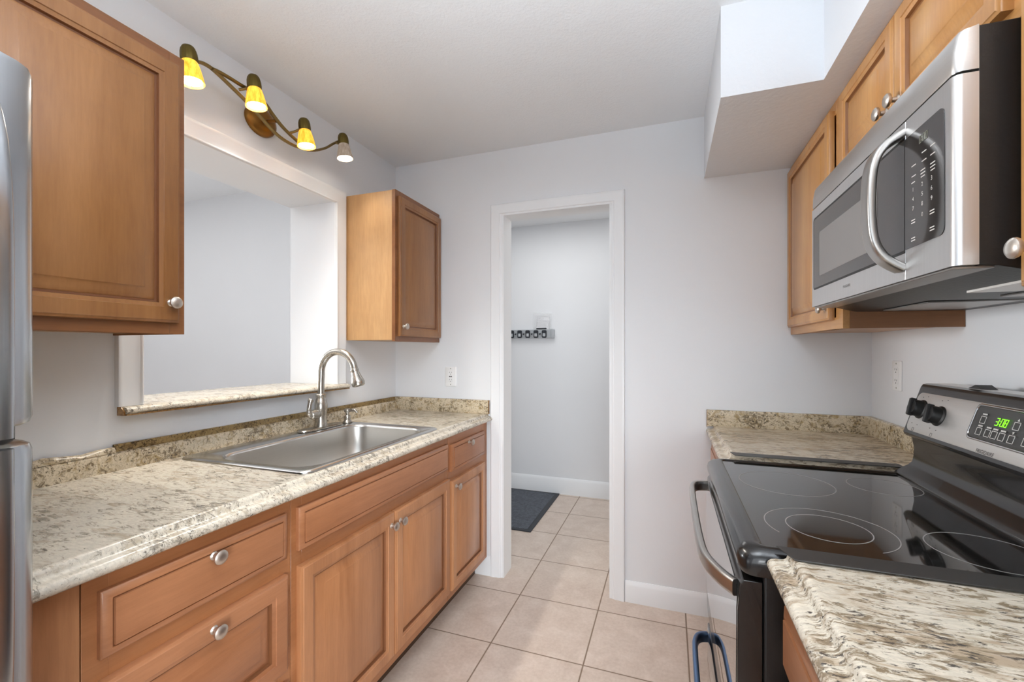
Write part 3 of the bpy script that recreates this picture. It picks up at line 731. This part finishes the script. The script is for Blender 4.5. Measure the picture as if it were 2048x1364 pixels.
def counter(y0, y1, mat, label, back):
    t = thing('countertop', (.5, lerp(y0, y1, .5), .89), label, 'countertop')
    m = lambda x: XRC + (-.950 - x)
    pr = [(XR - .002, .892), (m(-.968), .892), (m(-.957), .894), (m(-.9515), .8985), (m(-.950), .904), (m(-.952), .910), (m(-.957), .914), (m(-.964), .9158), (m(-.971), .9155), (m(-.977), .9165), (m(-.981), .9195), (m(-.983), .9245), (m(-.986), .9295), (m(-.991), .9322), (m(-.998), .9322), (m(-1.006), .930), (XR - .002, .930)]
    build('slab', MB().prism(pr, 'y', y0, y1), mat, t)
    w = MB(); w.prism([(XR - .002, .930), (XR - .022, .930), (XR - .024, .936), (XR - .024, 1.003), (XR - .020, 1.008), (XR - .002, 1.008)], 'y', y0, y1)
    build('backsplash', w, M['lam_vert'], t)
    if back:
        w = MB(); w.prism([(y1, .930), (y1 - .018, .930), (y1 - .020, .935), (y1 - .020, 1.004), (y1 - .016, 1.008), (y1, 1.008)], 'x', XRC + .004, XR - .022)
        build('end_splash', w, M['lam_vert'], t)
        build('splash_end_cap', bx(XRC + .002, XRC + .0038, y1 - .020, y1, .925, 1.008), M['raw_edge'], t, label='brown end edge of the splash')
    return t
counter(.30, .921, M['lam_right'], 'granite-look laminate countertop in the near right corner in front of the range', False)
counter(1.698, YB - .002, M['lam_far'], 'short granite-look laminate countertop in the far right corner beyond the range', True)

# ------------------------------------------------------------------ range
RY0, RY1 = .930, 1.690
t = thing('range', (.43, 1.31, 0), 'black and stainless electric range with a smooth glass cooktop', 'stove')
build('body', bx(.168, .795, RY0 + .004, RY1 - .004, .06, .886), M['blk_tex'], t, .004)
for y in (RY0 + .05, RY1 - .05):
    for x in (.24, .72): build('foot', MB().lathe([(.018, 0), (.018, .062)], (x, y, 0), seg=12), M['blk_matte'], t)
def rr(x0, x1, y0, y1, r, z): return rrect((0, 0, z), UX, UY, x0, x1, y0, y1, r, 6)
ct = [rr(.132, .700, RY0 + .002, RY1 - .002, .025, .872), rr(.126, .700, RY0, RY1, .030, .882), rr(.124, .700, RY0, RY1, .034, .897), rr(.127, .700, RY0 + .003, RY1 - .003, .036, .910), rr(.138, .698, RY0 + .012, RY1 - .012, .034, .9205),
      rr(.152, .694, RY0 + .022, RY1 - .022, .026, .9235), rr(.166, .690, RY0 + .030, RY1 - .030, .016, .9225), rr(.171, .690, RY0 + .033, RY1 - .033, .012, .9195)]
cook = build('cooktop', MB().loft(ct, cap1=False), M['blk'], t, label='glossy black cooktop frame')
build('glass_surface', MB().loft([rr(.171, .690, RY0 + .033, RY1 - .033, .012, z) for z in (.912, .9195)]), M['blk_glass'], cook)
def ring(name, cx, cy, r, a0=0, a1=360, wd=.0010):
    n = 72; w = MB(); b = 0; full = a1 - a0 >= 360
    prof = [(r - wd, .9194), (r - wd, .9199), (r + wd, .9199), (r + wd, .9194)]
    lps = []
    for k in range(n + 1):
        a = R(lerp(a0, a1, k / n)); lps.append([(cx + q * math.cos(a), cy + q * math.sin(a), z) for q, z in prof])
    w.loft(lps, cap0=not full, cap1=not full, sm=False); return build(name, w, M['ring'], cook)
ring('burner_ring', .312, 1.440, .117)
ring('burner_ring', .560, 1.492, .082)
ring('burner_ring', .318, 1.105, .117, -60, 210)
ring('burner_ring', .318, 1.105, .076)
ring('burner_ring', .565, 1.075, .090)
# oven door
dl = [[(x, y, z) for x, z in ((.166, .352), (.136, .352), (.130, .359), (.126, .40), (.1225, .58), (.124, .80), (.128, .852), (.134, .860), (.166, .860))] for y in (RY0 + .006, RY1 - .006)]
od = build('oven_door', MB().loft(dl, sm=False), M['blk'], t, .0015, 2)
gl = [[(x, y, z) for x, z in ((.1290, .368), (.1265, .40), (.1215, .58), (.1230, .80), (.1250, .838), (.130, .838), (.130, .368))] for y in (RY0 + .018, RY1 - .018)]
build('door_glass', MB().loft(gl, sm=True), M['door_glass'], od)
def hbar(z, x_out, parent, mat, y0=RY0 + .030, y1=RY1 - .045, xd=.124):
    pts = [(xd, y0, z), (xd - .022, y0 + .035, z), (x_out + .008, y0 + .095, z), (x_out, y0 + .17, z), (x_out - .002, lerp(y0, y1, .5), z), (x_out, y1 - .11, z), (x_out + .004, y1 - .045, z), (x_out + .018, y1 - .012, z), (xd, y1, z)]
    return build('handle', MB().tube(smooth_path(pts, 6), .0165, .0085, up=(0, 0, 1), seg=16, sq=True), mat, parent)
hbar(.832, .072, od, M['handle'])
dr_ = build('drawer', MB().loft([[(x, y, z) for x, z in ((.166, .085), (.134, .085), (.128, .095), (.1265, .20), (.128, .336), (.134, .344), (.166, .344))] for y in (RY0 + .006, RY1 - .006)], sm=False), M['blk'], t, .0015, 2)
build('drawer_panel', MB().loft([[(x, y, z) for x, z in ((.130, .10), (.1275, .11), (.1255, .20), (.1270, .328), (.130, .334))] for y in (RY0 + .018, RY1 - .018)], sm=True), M['door_glass'], dr_)
hb_ = hbar(.312, .080, dr_, M['blue_steel']); hb_['label'] = 'bluish steel drawer handle'
# back guard and console
build('backguard', MB().prism([(.655, .905), (.655, .922), (.668, .934), (.690, .948), (.700, .958), (.7035, .975), (.7050, 1.000), (.700, 1.030), (.702, 1.045), (.790, 1.045), (.790, .905)], 'y', RY0 + .012, RY1 - .012), M['blk'], t, .003, 2)
cp = [(.694, 1.034), (.686, 1.038), (.6825, 1.047), (.726, 1.186), (.731, 1.194), (.740, 1.197), (.805, 1.197), (.815, 1.190), (.815, 1.034)]
con = build('console', MB().prism(cp, 'y', RY0, RY1), M['blk'], t, .006, 3)
P0 = Vector((.6825, 0, 1.047)); D = Vector((.0435, 0, .139)); L = D.length; VV = D / L; NN = Vector((-VV.z, 0, VV.x)); UU = Vector((0, -1, 0))
def cf(y, s, h=0.0): return P0 + VV * (s * .1326 + .013) + Vector((0, y, 0)) + NN * h
build('face_plate', MB().loft([rrect(cf(1.31, 0), UU, VV, -.366 + k, .366 - k, -.004 + k, .116 - k, .020, 6, NN, h) for h, k in ((-.001, 0), (.0012, 0), (.002, .001))]), M['console_steel'], con)
build('top_strip', bx(.745, .800, RY0 + .02, RY1 - .02, 1.1972, 1.1985), M['steel_h'], con)
build('vent_tab', MB().prism([(1.440, 1.1985), (1.452, 1.204), (1.464, 1.209), (1.476, 1.204), (1.492, 1.1985)], 'x', .742, .775), M['blk_matte'], con)
def console_knob(y, s):
    o = cf(y, s, .0015)
    k = build('control_knob', MB().lathe([(.0285, 0), (.0285, .003), (.0250, .006), (.0235, .022), (.0215, .026), (0, .0265)], o, NN, 32), M['blk_matte'], con)
    a = R(12); gu = UU * math.cos(a) + VV * math.sin(a); gv = VV * math.cos(a) - UU * math.sin(a)
    g = MB(); lps = []
    for h, wv, lv in ((.018, .0055, .0265), (.030, .0050, .0262), (.0335, .0035, .0245)):
        lps.append([o + NN * h + gu * a_ * wv + gv * b_ * lv for a_, b_ in ((-1, -1), (1, -1), (1, 1), (-1, 1))])
    g.loft(lps, sm=False); build('grip', g, M['blk_matte'], k, .0012)
    return k
for y, s in ((1.632, .495), (1.536, .440), (1.09, .44), (.995, .44)): console_knob(y, s)
def plate_on(w, o, ww, hh):
    return w.loft([[o + NN * h + UU * a_ * ww + VV * b_ * hh for a_, b_ in ((-1, -1), (1, -1), (1, 1), (-1, 1))] for h in (0, .0003)], sm=False)
for y in (1.632, 1.536):
    for dy, s in ((-.012, .80), (.012, .77), (.020, .15), (-.01, .14)): build('dial_mark', plate_on(MB(), cf(y + dy, s, .0021), .0022, .0010), M['dark_print'], con)
    w = MB()
    for dx, dz, ww, hh in ((-.0045, 0, .0005, .0045), (.0045, 0, .0005, .0045), (0, .0045, .0045, .0005), (0, -.0045, .0045, .0005)): plate_on(w, cf(y + .004, .02, .0021) + UU * dx + VV * dz, ww, hh)
    build('burner_symbol', w, M['dark_print'], con)
dp = build('display_panel', MB().loft([rrect(cf(1.275, .515), UU, VV, -.122 + k, .122 - k, -.041 + k, .041 - k, .012, 5, NN, h) for h, k in ((.0015, -.003), (.0042, -.003), (.0042, 0), (.0022, .002))]), [M['panel_grey']], con)
build('display_bezel', MB().loft([rrect(cf(1.275, .515), UU, VV, -.124 - k, .124 + k, -.043 - k, .043 + k, .013, 5, NN, h) for h, k in ((.0010, .003), (.0034, .002), (.0046, .0005), (.0046, -.002), (.0030, -.003))], cap1=False), M['sink_rim'], dp)
digits('clock_digits', '3:08', .0185, cf(1.319, .515, .0046), UU, VV, NN, M['led'], dp, .12, .0017)
for y, s in ((1.361, .565), (1.361, .350), (1.331, .350), (1.309, .350), (1.285, .350), (1.256, .350), (1.255, .580), (1.215, .36), (1.215, .58), (1.190, .36)):
    w = MB(); a = .0085
    for du, dv, ww, hh in ((0, a, a, .0006), (0, -a, a, .0006), (a, 0, .0006, a), (-a, 0, .0006, a)): plate_on(w, cf(y, s, .0046) + UU * du + VV * dv, ww, hh)
    build('button', w, M['print'], dp)
for y, s in ((1.361, .672), (1.361, .452), (1.331, .452), (1.309, .452), (1.285, .452)):
    w = MB()
    for k in range(4): plate_on(w, cf(y, s, .0046) + UU * (-.006 + k * .004), .0014, .0018)
    build('button_caption', w, M['print'], dp)
for y, s, sg in ((1.255, .688, 1), (1.256, .455, -1)):
    o = cf(y, s, .0046); build('arrow', MB().loft([[o + NN * h + UU * p * .003 + VV * q * .003 * sg for p, q in ((-1, -1), (1, -1), (0, 1))] for h in (0, .0003)], sm=False), M['print'], dp)
text('brand_lettering', 'FRIGIDAIRE', .0125, cf(1.318, .012, .0021), UU, VV, NN, M['dark_print'], con, 1.0, .95)

# gap strips laid on the counters either side of the range
for y0, y1, lab in ((.882, .931, 'black gap strip between the range and the near counter'), (1.689, 1.732, 'black gap strip between the range and the far counter')):
    near = y0 < 1
    w = MB()
    if near: poly = [(.188, .934), (.206, .882), (.80, .882), (.80, .934)]
    else: poly = [(.205, 1.732), (.215, 1.686), (.690, 1.686), (.690, 1.732)]
    w.prism(poly, 'z', .9328, .9350)
    o = build('gap_strip', w, M['strip'], None, .0006, 1); o['label'] = lab; o['category'] = 'gap strip'

# ------------------------------------------------------------------ microwave
MY0, MY1 = .925, 1.685
t = thing('microwave', (.64, 1.305, 1.415), 'stainless over-the-range microwave with a black side hung above the stove', 'microwave')
w = MB(); w.prism([(.474, 1.438), (.500, 1.436), (.560, 1.420), (.833, 1.417), (.833, 1.829), (.474, 1.829)], 'y', MY0 + .003, MY1 - .003)
build('case', w, M['blk_tex'], t, .002)
# top vent band, slightly sloped, rounded at the near corner
vp = [[(x + dx, y, z) for x, z in ((.474, 1.757), (.4435 , 1.757), (.4420, 1.761), (.4430, 1.790), (.4480, 1.818), (.4530, 1.826), (.474, 1.829))] for y, dx in ((MY0, .010), (MY0 + .003, .004), (MY0 + .010, 0), (MY1 - .006, 0), (MY1, .004))]
vp = [[(min(x, .474), y, z) for x, y, z in l] for l in vp]
build('vent_band', MB().loft(vp, sm=True), M['steel_h'], t)
def slabx(y0, y1, z0, z1, rn, x0=.442, xb=.474):
    # front slab with rounded vertical near edge
    lo = []
    pts = [(xb, y1)] + [(x0 + .001, y1), (x0, y1 - .001)] + [(x0 + rn - rn * math.cos(R(a)), y0 + rn - rn * math.sin(R(a))) for a in (0, 15, 30, 45, 60, 75, 90)] + [(xb, y0)]
    return MB().prism(pts, 'z', z0, z1, sm=True)
cpn = build('control_panel', slabx(MY0, 1.0815, 1.4385, 1.7525, .012), M['steel_v'], t)
md = build('door', slabx(1.0835, MY1, 1.4385, 1.7525, .0012), M['steel_v'], t)
XG = .4418
def plate(y0, y1, z0, z1, r, x, d=.0012, rl_=None):
    return MB().loft([rrect((x - h, 0, 0), (0, 1, 0), (0, 0, 1), y0, y1, z0, z1, r, 6) for h in (0, d)])
# dark glass on door: runs to the seam ; on control panel: rounded near corners
def plate2(y0, y1, z0, z1, r0, r1, x, d):
    def lp(xx):
        out = []
        for cy, cz, a0, r in ((y1 - r1, z1 - r1, 0, r1), (y0 + r0, z1 - r0, 90, r0), (y0 + r0, z0 + r0, 180, r0), (y1 - r1, z0 + r1, 270, r1)):
            for k in range(7):
                a = R(a0 + 15 * k); out.append((xx, cy + r * math.cos(a), cz + r * math.sin(a)))
        return out
    return MB().loft([lp(x), lp(x - d)])
gw = build('window', plate2(1.0840, 1.662, 1.497, 1.716, .0008, .010, XG, .0010), M['mw_glass'], md)
build('window_gasket', plate2(1.0838, 1.669, 1.4915, 1.7220, .0008, .013, XG + .0006, .0012), M['blk_matte'], md)
build('window_screen', plate2(1.205, 1.606, 1.529, 1.665, .006, .006, XG - .0010, .0004), M['mw_screen'], gw)
kp = build('keypad_glass', plate2(.950, 1.0812, 1.497, 1.716, .014, .0008, XG, .0010), M['mw_glass'], cpn)
hz = [(.442, 1.093, 1.734), (.426, 1.092, 1.724), (.409, 1.090, 1.710), (.395, 1.087, 1.688), (.387, 1.085, 1.655), (.3845, 1.084, 1.600), (.387, 1.085, 1.542), (.395, 1.087, 1.509), (.409, 1.090, 1.487), (.426, 1.092, 1.473), (.442, 1.093, 1.463)]
hz = [(x, y + .008, z) for x, y, z in hz]
build('handle', MB().tube(smooth_path(hz, 5), .0205, .0085, up=(0, 1, 0), seg=20, sq=True), M['handle'], md)
NX = (-1, 0, 0); UM = (0, -1, 0)
digits('clock_digits', '0:00', .014, (XG - .0012, 1.028, 1.684), UM, V, NX, M['print_dim'], kp, .1, .0012)
w = MB()
def dash(y, z, a, b=.0009):
    w.box(XG - .0014, XG - .0009, y - a, y + a, z - b, z + b)
for z, cols in ((1.664, (1.012, .984)), (1.648, (1.012, .984)), (1.652, (1.048,)), (1.632, (1.048, 1.016, .984)), (1.626, (1.016, .984))):
    for y in cols: dash(y, z, .0075)
for y in (1.05, 1.016, .984): dash(y, 1.620, .0065); 
for y, z in ((1.05, 1.548), (1.05, 1.543), (.986, 1.548), (.986, 1.543), (1.05, 1.514), (1.05, 1.509), (.986, 1.518), (.986, 1.513)): dash(y, z, .007)
build('key_captions', w, M['print'], kp)
for i, ch in enumerate('123456789'):
    text('key_digit', ch, .011, (XG - .0010, (1.050, 1.018, .987)[i % 3], 1.606 - .018 * (i // 3)), UM, V, NX, M['print'], kp)
text('key_digit', '0', .011, (XG - .0010, 1.018, 1.550), UM, V, NX, M['print'], kp)
text('brand_lettering', 'FRIGIDAIRE', .0095, (XG - .0002, 1.388, 1.468), UM, V, NX, M['dark_print'], md)
build('bottom_lip', bx(.446, .500, MY0 + .012, MY1 - .012, 1.4335, 1.4380), M['alu'], t, .001, 1)
build('grease_filter', bx(.60, .78, 1.36, 1.60, 1.4145, 1.4185), M['alu'], t, .001, 1)
build('grease_filter', bx(.68, .80, 1.00, 1.26, 1.4145, 1.4185), M['alu'], t, .001, 1)
build('lamp_lens', bx(.572, .660, .97, 1.155, 1.4155, 1.4198), M['lens'], t)

# ------------------------------------------------------------------ right wall cabinets
XC = .528
def right_wall_cab(name, y0, y1, z0, z1, label, doors, side=None, near_stile=.045, far_stile=.045):
    t = thing(name, (.68, lerp(y0, y1, .5), z0), label, 'cabinet', 'wall cabinets on the range side')
    build('carcass', bx(XC + .019, XR - .001, y0 + .003, y1 - .001, z0 + .006, z1), M['honey_lit_v'], t)
    w = MB(); w.box(XC, XC + .019, y0, y0 + near_stile, z0, z1); w.box(XC, XC + .019, y1 - far_stile, y1, z0, z1)
    w.box(XC, XC + .019, y0 + near_stile, y1 - far_stile, z0, z0 + .04); w.box(XC, XC + .019, y0 + near_stile, y1 - far_stile, z1 - .045, z1)
    build('face_frame', w, M['honey_lit_h'], t, .0008, 1)
    if side: build('side_panel', bx(XC + .019, XR - .001, y0, y0 + .003, z0, z1), M['raw_panel'], t, label='unfinished brown side panel')
    for (a, b, c, d, kn) in doors:
        dd = build('door', panel_mesh((XC, b, c), (0, -1, 0), V, (-1, 0, 0), b - a, d - c, door_prof(f=.050)), [M['honey_lit_v'], M['glaze_h']], t)
        if kn: knob((XC - .0185, kn[0], kn[1]), (-1, 0, 0), dd)
    return t
ZT = 2.136
right_wall_cab('corner_wall_cabinet', 1.690, YB - .002, 1.368, ZT, 'honey maple wall cabinet in the back right corner beyond the microwave', [(1.765, 2.312, 1.400, 2.108, (1.79, 1.441))], True, .06, .03)
right_wall_cab('bridge_wall_cabinet', .922, 1.688, 1.831, ZT, 'short two-door honey maple wall cabinet directly above the microwave', [(1.312, 1.668, 1.853, 2.110, (1.338, 1.888)), (.945, 1.304, 1.853, 2.110, (1.278, 1.890))])
right_wall_cab('near_wall_cabinet', .30, .919, 1.368, ZT, 'honey maple wall cabinet at the right edge in front of the microwave', [(.325, .903, 1.397, 2.108, (.872, 1.452))])
